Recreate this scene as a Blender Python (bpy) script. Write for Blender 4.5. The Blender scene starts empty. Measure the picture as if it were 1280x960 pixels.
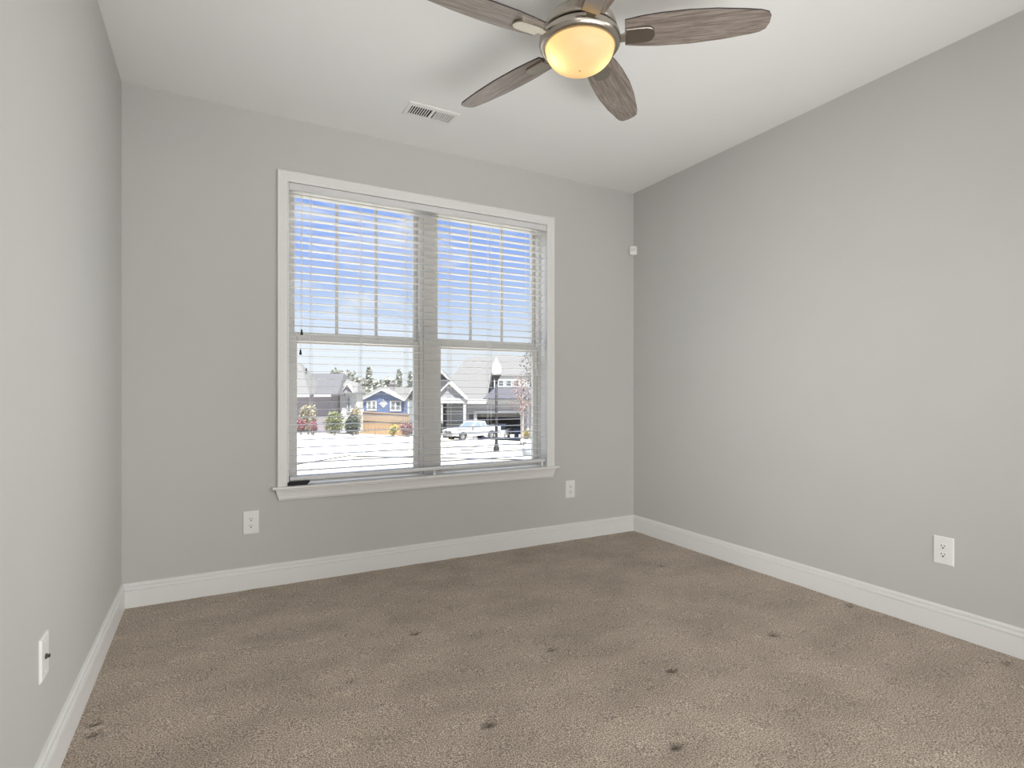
import bpy, bmesh, math, random
from mathutils import Vector, Matrix
random.seed(7)
R = math.radians
SC = bpy.context.scene
COL = SC.collection
PI = math.pi

# ------------------------------------------------------------------ camera, sky, sun, lights, exposure
W, H = 3.432, 2.74                      # room width, ceiling height; back wall is the plane y = 0
YAW = 0.494738528
CAM = Vector((0.420, -3.4986, 1.1278))
FPX, HORIZON = 692.2, 489.4
cd = bpy.data.cameras.new('camera')
cd.sensor_width = 36.0
cd.lens = FPX / 1280 * 36.0
cd.shift_y = (HORIZON - 480) / 1280
cd.clip_start, cd.clip_end = 0.02, 600
co = bpy.data.objects.new('camera', cd)
COL.objects.link(co)
co.location = CAM
co.rotation_euler = (PI / 2, 0, -YAW)
SC.camera = co

SC.view_settings.view_transform = 'Standard'
SC.view_settings.look = 'None'
SC.view_settings.gamma = 1.0
SC.view_settings.exposure = 0.0
SC.view_settings.use_curve_mapping = False

SUN_STRENGTH = 22.0
SKY_STRENGTH = 1.0
FILL_WATTS = 46
FILL_LEFT = 11.5
FILL_RIGHT = 12
FILL_UP = 7.5
WIN_FILL_LOW = 40
WIN_FILL_HIGH = 110
FILL_TILT = -9
FILL_YAW = -40
FILL_SPREAD = 46
BULB_WATTS = 0.18


def make_world():
    w = bpy.data.worlds.new('sky'); SC.world = w; w.use_nodes = True
    nt = w.node_tree; nt.nodes.clear(); N = nt.nodes.new; L = nt.links.new
    out = N('ShaderNodeOutputWorld'); bg = N('ShaderNodeBackground')
    tc = N('ShaderNodeTexCoord'); sep = N('ShaderNodeSeparateXYZ')
    L(tc.outputs['Generated'], sep.inputs[0])
    ramp = N('ShaderNodeValToRGB'); e = ramp.color_ramp.elements
    e[0].position = 0.0; e[0].color = (0.88, 0.93, 1.0, 1)
    e[1].position = 1.0; e[1].color = (0.11, 0.24, 0.72, 1)
    for p, c in ((0.075, (0.84, 0.90, 1.0)), (0.15, (0.56, 0.70, 1.0)), (0.24, (0.35, 0.50, 0.98)), (0.36, (0.24, 0.41, 0.95))):
        k = e.new(p); k.color = (*c, 1)
    L(sep.outputs[2], ramp.inputs[0])
    # wispy clouds, stretched sideways
    mp = N('ShaderNodeMapping'); mp.inputs['Scale'].default_value = (2.6, 2.6, 9.0)
    mp.inputs['Location'].default_value = (3.1, 0.4, 0.2)
    L(tc.outputs['Generated'], mp.inputs[0])
    no = N('ShaderNodeTexNoise'); no.inputs['Scale'].default_value = 1.7
    no.inputs['Detail'].default_value = 7; no.inputs['Roughness'].default_value = 0.58
    no.inputs['Distortion'].default_value = 0.5
    L(mp.outputs[0], no.inputs['Vector'])
    cr = N('ShaderNodeValToRGB'); cr.color_ramp.elements[0].position = 0.50; cr.color_ramp.elements[1].position = 0.74
    L(no.outputs[0], cr.inputs[0])
    mx = N('ShaderNodeMixRGB'); mx.inputs[2].default_value = (0.90, 0.93, 1.0, 1)
    mu = N('ShaderNodeMath'); mu.operation = 'MULTIPLY'; mu.inputs[1].default_value = 0.95
    L(cr.outputs[0], mu.inputs[0]); L(mu.outputs[0], mx.inputs[0]); L(ramp.outputs[0], mx.inputs[1])
    L(mx.outputs[0], bg.inputs[0]); bg.inputs[1].default_value = SKY_STRENGTH
    L(bg.outputs[0], out.inputs[0])


make_world()
# the sun stands high behind the house and a little to its right
FWD = Vector((math.sin(YAW), math.cos(YAW), 0)); RGT = Vector((math.cos(YAW), -math.sin(YAW), 0))
sl = bpy.data.lights.new('sun', 'SUN'); sl.energy = SUN_STRENGTH; sl.angle = R(0.6); sl.color = (1.0, 0.98, 0.95)
so = bpy.data.objects.new('sun', sl); COL.objects.link(so)
to_sun = (-FWD * 0.36 + RGT * 0.26 + Vector((0, 0, 1.0))).normalized()
so.rotation_euler = to_sun.to_track_quat('Z', 'Y').to_euler()
# unseen fill lamps added to brighten the room from behind the camera
def area(name, loc, rot, sx, sy, watts, col=(0.99, 0.993, 0.985), spread=180):
    al = bpy.data.lights.new(name, 'AREA'); al.shape = 'RECTANGLE'; al.size = sx; al.size_y = sy
    al.energy = watts; al.color = col; al.spread = R(spread)
    ao = bpy.data.objects.new(name, al); COL.objects.link(ao); ao.location = loc; ao.rotation_euler = rot


if FILL_WATTS: area('room_fill', (W / 2, -4.22, 1.15), (R(90), 0, 0), 3.2, 2.1, FILL_WATTS)
if FILL_LEFT: area('left_fill', (0.03, -3.92, 1.36), (R(90 + FILL_TILT), 0, R(-90 - FILL_YAW)), 0.66, 2.3, FILL_LEFT, spread=FILL_SPREAD)
if FILL_RIGHT: area('right_fill', (W - 0.03, -3.92, 1.36), (R(90 + FILL_TILT), 0, R(90 + FILL_YAW)), 0.66, 2.3, FILL_RIGHT, spread=FILL_SPREAD)
# lamps added outside the window, standing in for ground bounce and high sky light
if WIN_FILL_LOW: area('window_fill_low', (1.7, 1.05, -0.30), (R(180 - 35), 0, 0), 3.0, 1.1, WIN_FILL_LOW, (1.0, 0.985, 0.95))
if WIN_FILL_HIGH: area('window_fill_high', (1.7, 1.05, 3.35), (R(32), 0, 0), 3.0, 1.1, WIN_FILL_HIGH, (0.95, 0.98, 1.0))
if FILL_UP: area('ceiling_fill', (W / 2, -3.85, 0.6), (R(129), 0, 0), 2.6, 0.6, FILL_UP, spread=60)  # added lamp out of view, aimed up to brighten the ceiling


# ------------------------------------------------------------------ helpers
def mat(name, col, rough=0.6, metal=0.0, var=0.06, scale=6.0, bump=0.0, bscale=80.0, spec=0.5, stretch=None, coat=0.0):
    """Principled material with a little procedural colour variation and optional bump."""
    m = bpy.data.materials.new(name); m.use_nodes = True
    nt = m.node_tree; b = nt.nodes['Principled BSDF']; N = nt.nodes.new; L = nt.links.new
    b.inputs['Roughness'].default_value = rough; b.inputs['Metallic'].default_value = metal
    b.inputs['Specular IOR Level'].default_value = spec
    b.inputs['Coat Weight'].default_value = coat
    tc = N('ShaderNodeTexCoord'); src = tc.outputs['Object']
    if stretch:
        mp = N('ShaderNodeMapping'); mp.inputs['Scale'].default_value = stretch
        L(src, mp.inputs[0]); src = mp.outputs[0]
    no = N('ShaderNodeTexNoise'); no.inputs['Scale'].default_value = scale; no.inputs['Detail'].default_value = 4
    L(src, no.inputs['Vector'])
    rp = N('ShaderNodeValToRGB')
    rp.color_ramp.elements[0].position = 0.25; rp.color_ramp.elements[1].position = 0.75
    rp.color_ramp.elements[0].color = tuple(max(0, c * (1 - var)) for c in col) + (1,)
    rp.color_ramp.elements[1].color = tuple(min(1, c * (1 + var)) for c in col) + (1,)
    L(no.outputs[0], rp.inputs[0]); L(rp.outputs[0], b.inputs['Base Color'])
    if bump:
        n2 = N('ShaderNodeTexNoise'); n2.inputs['Scale'].default_value = bscale; n2.inputs['Detail'].default_value = 3
        L(src, n2.inputs['Vector'])
        bp = N('ShaderNodeBump'); bp.inputs['Strength'].default_value = bump; bp.inputs['Distance'].default_value = 0.002
        L(n2.outputs[0], bp.inputs['Height']); L(bp.outputs[0], b.inputs['Normal'])
    return m


def glass_mat(name, tint=(0.97, 0.985, 0.98), refl=0.025):
    m = bpy.data.materials.new(name); m.use_nodes = True
    nt = m.node_tree; nt.nodes.clear(); N = nt.nodes.new; L = nt.links.new
    out = N('ShaderNodeOutputMaterial'); mx = N('ShaderNodeMixShader')
    tr = N('ShaderNodeBsdfTransparent'); tr.inputs[0].default_value = (*tint, 1)
    gl = N('ShaderNodeBsdfGlossy'); gl.inputs['Roughness'].default_value = 0.02
    mx.inputs[0].default_value = refl
    L(tr.outputs[0], mx.inputs[1]); L(gl.outputs[0], mx.inputs[2]); L(mx.outputs[0], out.inputs[0])
    return m


class MB:
    """collects shapes for ONE mesh object"""
    def __init__(s): s.v = []; s.f = []; s.sm = []

    def add(s, vs, fs, smooth=False):
        o = len(s.v); s.v += [tuple(v) for v in vs]
        s.f += [tuple(i + o for i in f) for f in fs]; s.sm += [smooth] * len(fs)
        return s

    def box(s, x0, x1, y0, y1, z0, z1):
        v = [(x, y, z) for z in (z0, z1) for y in (y0, y1) for x in (x0, x1)]
        return s.add(v, [(0, 2, 3, 1), (4, 5, 7, 6), (0, 1, 5, 4), (2, 6, 7, 3), (0, 4, 6, 2), (1, 3, 7, 5)])

    def loft(s, loops, smooth=False, cap=True, closed=True):
        """skin a list of equally long point loops"""
        n = len(loops[0]); v = [p for l in loops for p in l]; f = []
        for a in range(len(loops) - 1):
            for i in range(n if closed else n - 1):
                j = (i + 1) % n
                f.append((a * n + i, a * n + j, (a + 1) * n + j, (a + 1) * n + i))
        s.add(v, f, smooth)
        if cap and closed:
            s.add(loops[0], [tuple(reversed(range(n)))]); s.add(loops[-1], [tuple(range(n))])
        return s

    def prism(s, pts, axis, a0, a1):
        def P(p, a):
            u, w = p
            return {'x': (a, u, w), 'y': (u, a, w), 'z': (u, w, a)}[axis]
        return s.loft([[P(p, a0) for p in pts], [P(p, a1) for p in pts]])

    def lathe(s, prof, n=32, c=(0, 0, 0), smooth=True, cap=False):
        lo = [[(c[0] + r * math.cos(2 * PI * i / n), c[1] + r * math.sin(2 * PI * i / n), c[2] + z) for i in range(n)] for r, z in prof]
        return s.loft(lo, smooth, cap)

    def tube(s, pts, r, n=8, smooth=True):
        lo = []
        pts = [Vector(p) for p in pts]
        rs = r if isinstance(r, (list, tuple)) else [r] * len(pts)
        for i, p in enumerate(pts):
            d = (pts[min(i + 1, len(pts) - 1)] - pts[max(i - 1, 0)]).normalized()
            a = d.orthogonal().normalized() if abs(d.z) > 0.95 or True else d
            if i: a = (pa - d * pa.dot(d)).normalized()
            pa = a; b = d.cross(a)
            lo.append([p + (a * math.cos(2 * PI * k / n) + b * math.sin(2 * PI * k / n)) * rs[i] for k in range(n)])
        return s.loft(lo, smooth, True)

    def leaves(s, c, r, n, size, flat=0.0, shell=0.45, rnd=random):
        """n small leaf blades spread through an ellipsoid"""
        for _ in range(n):
            while True:
                p = Vector((rnd.uniform(-1, 1), rnd.uniform(-1, 1), rnd.uniform(-1, 1)))
                if shell < p.length < 1: break
            p = Vector((c[0] + p.x * r[0], c[1] + p.y * r[1], c[2] + p.z * r[2]))
            d = Vector((rnd.gauss(0, 1), rnd.gauss(0, 1), rnd.gauss(0, 1))).normalized()
            a = d.orthogonal().normalized(); b = d.cross(a)
            q = size * rnd.uniform(0.6, 1.3)
            s.add([p - a * q, p + b * q * 0.5, p + a * q, p - b * q * 0.5], [(0, 1, 2, 3)])
        return s

    def build(s, name, m, parent=None, bevel=0, loc=None):
        me = bpy.data.meshes.new(name); me.from_pydata(s.v, [], s.f)
        me.polygons.foreach_set('use_smooth', s.sm)
        bm = bmesh.new(); bm.from_mesh(me); bmesh.ops.recalc_face_normals(bm, faces=bm.faces); bm.to_mesh(me); bm.free()
        me.materials.append(m); me.update()
        o = bpy.data.objects.new(name, me); COL.objects.link(o)
        if parent: o.parent = parent
        if loc: o.location = loc
        if bevel:
            b = o.modifiers.new('bevel', 'BEVEL'); b.width = bevel; b.segments = 2; b.limit_method = 'ANGLE'
            b.angle_limit = R(35)
        return o


def tag(o, label, cat, group=None, kind=None):
    o['label'] = label; o['category'] = cat
    if group: o['group'] = group
    if kind: o['kind'] = kind
    return o


def thing(name, label, cat, loc=(0, 0, 0), rotz=0.0, group=None):
    o = bpy.data.objects.new(name, None); COL.objects.link(o); o.empty_display_size = 0.1
    o.location = loc; o.rotation_euler = (0, 0, rotz)
    return tag(o, label, cat, group)


def struct(o, label=None, cat=None):
    o['kind'] = 'structure'
    if label: o['label'] = label
    if cat: o['category'] = cat
    return o


def copy_tree(o, parent=None):
    c = o.copy(); COL.objects.link(c)
    if parent: c.parent = parent
    for ch in [x for x in bpy.data.objects if x.parent == o]:
        copy_tree(ch, c)
    return c


# ------------------------------------------------------------------ materials of the room
M_wall = mat('greige_wall_paint', (0.55, 0.545, 0.525), 0.75, var=0.012, scale=3, bump=0.12, bscale=260, spec=0.25)
M_ceil = mat('ceiling_paint', (0.86, 0.86, 0.845), 0.85, var=0.01, scale=3, bump=0.12, bscale=200, spec=0.2)
M_trim = mat('white_trim_paint', (0.79, 0.785, 0.77), 0.35, var=0.01, scale=5, spec=0.4)
M_vinyl = mat('almond_vinyl', (0.62, 0.60, 0.56), 0.4, var=0.015, scale=8)
M_slat = mat('white_blind_slat', (0.70, 0.70, 0.70), 0.4, var=0.01, scale=20)
M_cord = mat('white_cord', (0.80, 0.79, 0.76), 0.8, var=0.03, scale=90)
M_plastic = mat('white_plastic', (0.84, 0.83, 0.81), 0.32, var=0.01, scale=30)
M_black = mat('black_rubber', (0.006, 0.006, 0.006), 0.7, var=0.1, scale=60)
M_dark = mat('dark_slot', (0.03, 0.028, 0.026), 0.7, var=0.1, scale=60)
M_brass = mat('tarnished_connector', (0.10, 0.09, 0.075), 0.35, metal=0.9, var=0.1, scale=80)
M_nickel = mat('brushed_nickel', (0.43, 0.39, 0.34), 0.26, metal=1.0, var=0.05, scale=10, stretch=(1, 1, 40))
M_pane = glass_mat('window_glass')


def carpet_mat():
    m = bpy.data.materials.new('beige_carpet'); m.use_nodes = True
    nt = m.node_tree; b = nt.nodes['Principled BSDF']; N = nt.nodes.new; L = nt.links.new
    b.inputs['Roughness'].default_value = 0.95; b.inputs['Specular IOR Level'].default_value = 0.1
    b.inputs['Sheen Weight'].default_value = 0.15; b.inputs['Sheen Roughness'].default_value = 0.6
    tc = N('ShaderNodeTexCoord')
    fine = N('ShaderNodeTexNoise'); fine.inputs['Scale'].default_value = 200; fine.inputs['Detail'].default_value = 2.5
    fine.inputs['Roughness'].default_value = 0.75
    L(tc.outputs['Object'], fine.inputs['Vector'])
    r1 = N('ShaderNodeValToRGB'); e = r1.color_ramp.elements
    e[0].position = 0.37; e[0].color = (0.155, 0.121, 0.096, 1)
    e[1].position = 0.64; e[1].color = (0.86, 0.735, 0.605, 1)
    k = e.new(0.50); k.color = (0.465, 0.382, 0.304, 1)
    L(fine.outputs[0], r1.inputs[0])
    # brushed pile: broad soft patches
    mp = N('ShaderNodeMapping'); mp.inputs['Rotation'].default_value = (0, 0, R(38)); mp.inputs['Scale'].default_value = (1.3, 1.9, 1)
    L(tc.outputs['Object'], mp.inputs[0])
    big = N('ShaderNodeTexNoise'); big.inputs['Scale'].default_value = 2.1; big.inputs['Detail'].default_value = 5
    big.inputs['Roughness'].default_value = 0.6
    L(mp.outputs[0], big.inputs['Vector'])
    r2 = N('ShaderNodeValToRGB')
    r2.color_ramp.elements[0].position = 0.36; r2.color_ramp.elements[0].color = (0.84, 0.83, 0.82, 1)
    r2.color_ramp.elements[1].position = 0.62; r2.color_ramp.elements[1].color = (1.07, 1.07, 1.07, 1)
    L(big.outputs[0], r2.inputs[0])
    mu = N('ShaderNodeMixRGB'); mu.blend_type = 'MULTIPLY'; mu.inputs[0].default_value = 1
    L(r1.outputs[0], mu.inputs[1]); L(r2.outputs[0], mu.inputs[2])
    # darker colour in the furniture dents
    wn = N('ShaderNodeAttribute'); wn.attribute_name = 'dent_mask'
    m2 = N('ShaderNodeMixRGB'); m2.inputs[2].default_value = (0.075, 0.055, 0.040, 1)
    L(wn.outputs['Fac'], m2.inputs[0]); L(mu.outputs[0], m2.inputs[1])
    L(m2.outputs[0], b.inputs['Base Color'])
    bp = N('ShaderNodeBump'); bp.inputs['Strength'].default_value = 0.9; bp.inputs['Distance'].default_value = 0.008
    L(fine.outputs[0], bp.inputs['Height']); L(bp.outputs[0], b.inputs['Normal'])
    return m


M_carpet = carpet_mat()

# ------------------------------------------------------------------ room shell
YB = -4.30                                # front of the room, behind the camera
# window opening in the back wall
OX0, OX1, OZ0, OZ1 = 0.80, 2.612, 0.556, 2.378
TH = 0.17


def make_floor():
    """carpet with the small dents left by furniture feet"""
    dents = [(1.248, -1.004, 1.0), (2.715, -1.805, 1.0), (2.057, -1.822, 1.0), (1.24, -1.801, 0.8), (1.721, -1.442, 0.7), (1.718, -2.19, 0.8),
             (3.371, -1.775, 0.9), (3.321, -2.451, 0.6), (0.064, -1.162, 0.7), (0.066, -1.233, 0.7), (2.981, -0.804, 0.6), (0.887, -1.304, 0.4)]
    nx, ny = 343, 430
    vs = []; dent_mask = []
    for j in range(ny + 1):
        y = YB + (0.0 - YB) * j / ny
        for i in range(nx + 1):
            x = W * i / nx; z = 0.0
            w = 0.0
            for dx, dy, k in dents:
                # a pressed spot, a little wider than deep, with a ragged rim
                q = ((x - dx) / 0.021) ** 2 + ((y - dy) / 0.016) ** 2
                if q < 12:
                    q *= 1 + 0.35 * math.sin(5 * math.atan2(y - dy, x - dx) + dx * 40)
                    g = k * math.exp(-q); z -= 0.020 * g; w = max(w, g)
            dent_mask.append(w)
            z += 0.0018 * math.sin(x * 23 + 2 * math.sin(y * 9)) * math.sin(y * 19 + x * 3)
            vs.append((x, y, z))
    fs = [(j * (nx + 1) + i, j * (nx + 1) + i + 1, (j + 1) * (nx + 1) + i + 1, (j + 1) * (nx + 1) + i) for j in range(ny) for i in range(nx)]
    b = MB(); b.add(vs, fs, True)
    o = b.build('floor', M_carpet)
    at = o.data.attributes.new('dent_mask', 'FLOAT', 'POINT'); at.data.foreach_set('value', dent_mask)
    return o


struct(make_floor(), 'brown beige cut pile carpet covering the whole bedroom floor', 'carpet')
struct(MB().box(-0.15, W + 0.15, YB - 0.15, TH, H, H + 0.22).build('ceiling', M_ceil), 'plain white painted ceiling above the fan', 'ceiling')
struct(MB().box(-0.15, 0, YB, TH, -0.25, H).build('wall_left', M_wall), 'plain greige wall on the left side with a cable plate low down', 'wall')
struct(MB().box(W, W + 0.15, YB, TH, -0.25, H).build('wall_right', M_wall), 'plain greige wall on the right side with one power outlet', 'wall')
struct(MB().box(-0.15, W + 0.15, YB - 0.15, YB, -0.25, H).build('wall_front', M_wall), 'greige wall behind the photographer', 'wall')
wb = MB().box(0, OX0, 0, TH, -0.25, H).box(OX1, W, 0, TH, -0.25, H).box(OX0, OX1, 0, TH, -0.25, OZ0).box(OX0, OX1, 0, TH, OZ1, H)
struct(wb.build('wall_back', M_wall), 'greige wall holding the double window', 'wall')

BASE = [(0, 0), (0.0175, 0), (0.0175, 0.0875), (0.0165, 0.0885), (0.0115, 0.0895), (0.0115, 0.0915), (0.0165, 0.0935), (0.0172, 0.096), (0.0150, 0.1045),
        (0.0125, 0.1065), (0.0080, 0.1075), (0.0080, 0.1095), (0.0115, 0.1110), (0.0115, 0.119), (0.0080, 0.1252), (0, 0.1265)]
b = MB().loft([[(t, -t, z) for t, z in BASE], [(W - t, -t, z) for t, z in BASE]])
struct(b.build('baseboard_back', M_trim), 'white moulded baseboard under the window wall', 'baseboard')
b = MB().loft([[(t, YB, z) for t, z in BASE], [(t, -t, z) for t, z in BASE]])
struct(b.build('baseboard_left', M_trim), 'white moulded baseboard along the left wall', 'baseboard')
b = MB().loft([[(W - t, YB, z) for t, z in BASE], [(W - t, -t, z) for t, z in BASE]])
struct(b.build('baseboard_right', M_trim), 'white moulded baseboard along the right wall', 'baseboard')


# ------------------------------------------------------------------ window
def make_window():
    win = bpy.data.objects.new('window_1', None); COL.objects.link(win)
    win.location = (1.706, 0, 0.572)
    struct(win, 'white double window of two sash units in a moulded casing', 'window')
    off = Vector((-1.706, 0, -0.572))

    def B(mb, name, m, par=win, bevel=0):
        o = mb.build(name, m, par, bevel)
        if par is win: o.location = off
        return o
    # casing: moulded profile, mitred at the two upper corners
    P = [(0, 0), (0, -0.0175), (0.004, -0.020), (0.010, -0.0195), (0.013, -0.0165), (0.024, -0.0155), (0.0255, -0.0135), (0.040, -0.0125),
         (0.0415, -0.0105), (0.054, -0.0095), (0.0575, -0.012), (0.0615, -0.011), (0.0615, 0)]
    x0, x1, zt, zb = 0.749, 2.660, 2.424, 0.572
    c = MB()
    lo = [[(x0 + w, y, zb) for w, y in P], [(x0 + w, y, zt - w) for w, y in P], [(x1 - w, y, zt - w) for w, y in P], [(x1 - w, y, zb) for w, y in P]]
    c.loft(lo)
    B(c, 'casing', M_trim)
    # jamb lining of the recess
    j = MB()
    j.box(OX0, 0.8105, 0.0, 0.165, 0.572, OZ1).box(2.5985, OX1, 0.0, 0.165, 0.572, OZ1).box(0.8105, 2.5985, 0.0, 0.165, 2.3635, OZ1)
    B(j, 'jamb', M_trim)
    # stool with a rounded nose, apron with returned ends
    s = MB(); nose = [(-0.036, 0.556), (-0.040, 0.560), (-0.0405, 0.566), (-0.036, 0.5712), (-0.028, 0.5725)]
    s.prism(nose + [(0.0, 0.5725), (0.0, 0.556)], 'x', 0.722, 2.690)
    s.box(OX0, OX1, 0.0, 0.17, 0.556, 0.5725)
    B(s, 'stool', M_trim, bevel=0.002)
    a = MB()
    prof = [(0.556, 0.030), (0.549, 0.030), (0.545, 0.024), (0.530, 0.020), (0.512, 0.0165), (0.503, 0.0165), (0.4905, 0.012)]
    lo = []
    for z, t in prof:
        k = (0.556 - z) / 0.0655 * 0.020
        lo.append([(0.738 + k, 0, z), (0.738 + k, -t, z), (2.668 - k, -t, z), (2.668 - k, 0, z)])
    a.loft(lo)
    B(a, 'apron', M_trim)
    # vinyl frames of the two units, with the post between them
    f = MB()
    yf0, yf1 = 0.082, 0.168
    units = [(0.8105, 1.668), (1.742, 2.5985)]
    fr = 0.024
    for ux0, ux1 in units:
        f.box(ux0, ux0 + fr, yf0, yf1, 0.5725, 2.3635).box(ux1 - fr, ux1, yf0, yf1, 0.5725, 2.3635)
        f.box(ux0 + fr, ux1 - fr, yf0, yf1, 0.5725, 0.579).box(ux0 + fr, ux1 - fr, yf0, yf1, 2.353, 2.3635)
    B(f, 'window_frame', M_vinyl)
    B(MB().box(1.668, 1.742, 0.068, 0.168, 0.5725, 2.3635), 'mullion_post', M_vinyl, bevel=0.003)
    for ux0, ux1 in units:
        sx0, sx1 = ux0 + fr, ux1 - fr
        for up in (True, False):
            y0, y1 = (0.130, 0.158) if up else (0.096, 0.124)
            z0, z1 = (1.450, 2.352) if up else (0.579, 1.466)
            st = 0.026 if up else 0.036
            rt = 0.022 if up else 0.044; rb = 0.046 if up else 0.038
            m = MB().box(sx0, sx0 + st, y0, y1, z0, z1).box(sx1 - st, sx1, y0, y1, z0, z1)
            m.box(sx0 + st, sx1 - st, y0, y1, z0, z0 + rb).box(sx0 + st, sx1 - st, y0, y1, z1 - rt, z1)
            # small step towards the glass
            so_ = B(m, 'sash', M_vinyl, bevel=0.003)
            g0, g1 = sx0 + st, sx1 - st
            B(MB().box(g0, g1, (y0 + y1) / 2 - 0.002, (y0 + y1) / 2 + 0.002, z0 + rb, z1 - rt), 'pane', M_pane, so_)
            if up:
                for k in (1, 2):
                    xm = g0 + (g1 - g0) * k / 3
                    B(MB().box(xm - 0.0095, xm + 0.0095, (y0 + y1) / 2 - 0.008, (y0 + y1) / 2 + 0.008, z0 + rb, z1 - rt), 'muntin', M_vinyl, so_, bevel=0.003)
            else:
                for k in (0.28, 0.72):
                    xm = g0 + (g1 - g0) * k
                    lk = MB().box(xm - 0.03, xm + 0.03, y0 + 0.004, y1 - 0.004, z1, z1 + 0.008)
                    lk.lathe([(0.0, 0.02), (0.009, 0.02), (0.011, 0.008), (0.011, 0.0)], 16, (xm, y0 + 0.014, z1))
                    lk.box(xm - 0.002, xm + 0.034, y0 + 0.003, y0 + 0.012, z1 + 0.008, z1 + 0.017)
                    B(lk, 'sash_lock', M_vinyl, so_)
    return win


make_window()


def make_blind():
    bl = thing('window_blind', 'white horizontal slat blind hanging open in front of the double window', 'blind', (1.705, 0.03, 2.36))
    off = Vector((-1.705, -0.03, -2.36))

    def B(mb, name, m, par=bl, bevel=0):
        o = mb.build(name, m, par, bevel)
        if par is bl: o.location = off
        return o
    X0, X1 = 0.819, 2.588
    v = MB(); v.prism([(-0.006, 2.318), (-0.0085, 2.322), (-0.0085, 2.328), (-0.0065, 2.331), (-0.0065, 2.350), (-0.009, 2.353), (-0.009, 2.3585), (0.0, 2.3585), (0.0, 2.318)], 'x', 0.8125, 2.5965)
    B(v, 'valance', M_slat)
    h = MB().box(X0, X1, 0.003, 0.058, 2.3205, 2.3245).box(X0, X1, 0.003, 0.006, 2.3245, 2.361).box(X0, X1, 0.055, 0.058, 2.3245, 2.361)
    B(h, 'headrail', M_slat)
    n = 37
    ztop, zbot = 2.2985, 0.6560
    sl_ = MB()
    for i in range(n):
        z = ztop + (zbot - ztop) * i / (n - 1)
        # a slat is very slightly crowned
        pr = [(0.005, z), (0.030, z + 0.0005), (0.055, z), (0.055, z - 0.0024), (0.030, z - 0.0019), (0.005, z - 0.0024)]
        sl_.prism(pr, 'x', X0, X1)
    B(sl_, 'slats', M_slat)
    r = MB()
    # the bottom rail hangs a touch lower at its left end
    pr = [(0.004, 0), (0.004, 0.018), (0.007, 0.021), (0.053, 0.021), (0.056, 0.018), (0.056, 0), (0.052, -0.002), (0.008, -0.002)]
    r.loft([[(X0, y, 0.6005 + z) for y, z in pr], [(X1, y, 0.6075 + z) for y, z in pr]])
    B(r, 'bottom_rail', M_slat, bevel=0.001)
    for x in (0.940, 1.238, 1.536, 1.838, 2.142, 2.455):
        c = MB()
        for y in (0.0035, 0.0565):
            c.tube([(x - 0.004, y, 2.322), (x - 0.004, y, 0.61)], 0.0009, 5)
            c.tube([(x + 0.004, y, 2.322), (x + 0.004, y, 0.61)], 0.0007, 5)
        for i in range(n):
            z = ztop + (zbot - ztop) * i / (n - 1) - 0.003
            c.tube([(x, 0.0035, z), (x, 0.0565, z)], 0.0007, 4)
        B(c, 'ladder_cord', M_cord)
    # lift cords at the right with tassels, tilt cords at the left with dark tassels
    for x, zl, tm in ((2.496, 1.335, M_cord), (2.505, 1.285, M_cord)):
        o = B(MB().tube([(x, -0.013, 2.33), (x + 0.001, -0.0125, 1.9), (x, -0.013, zl)], 0.0012, 6), 'lift_cord', M_cord)
        B(MB().lathe([(0.0, 0.0), (0.004, -0.002), (0.0055, -0.018), (0.008, -0.034), (0.0075, -0.040), (0.0, -0.041)], 14, (x, -0.013, zl + 0.002)), 'tassel', tm, o)
    for x, zl in ((0.882, 1.496), (0.8755, 1.378)):
        o = B(MB().tube([(x + 0.006, -0.013, 2.33), (x + 0.003, -0.0125, 1.9), (x, -0.013, zl)], 0.0011, 6), 'tilt_cord', M_cord)
        t = B(MB().lathe([(0.0, 0.0), (0.0035, -0.002), (0.005, -0.015), (0.0075, -0.029), (0.007, -0.034), (0.0, -0.035)], 14, (x, -0.013, zl + 0.002)), 'tassel', M_black, o)
        t['label'] = 'dark cord tassel'
    # hold-down clips
    k = MB().box(2.560, 2.572, 0.004, 0.020, 0.5732, 0.612)
    B(k, 'hold_down_clip', M_plastic, bevel=0.001)
    k = MB().lathe([(0.012, 0.0), (0.012, 0.006), (0.009, 0.011), (0.0, 0.0125)], 18, (1.716, -0.006, 0.5735)).box(1.713, 1.719, -0.006, 0.01, 0.577, 0.603)
    B(k, 'hold_down_button', M_plastic)
    # valance end clips
    for x in (0.8145, 2.5925):
        B(MB().box(x - 0.002, x + 0.002, -0.0095, 0.02, 2.330, 2.3575), 'valance_clip', M_vinyl)
    return bl


make_blind()
bk = MB().prism([(0.804, 0.5727), (0.804, 0.592), (0.810, 0.5955), (0.926, 0.5965), (0.930, 0.592), (0.908, 0.5727)], 'y', -0.020, 0.006)
tag(bk.build('black_block', M_black, None, 0.0015), 'small black block lying on the sill under the left end of the blind', 'block')


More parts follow.
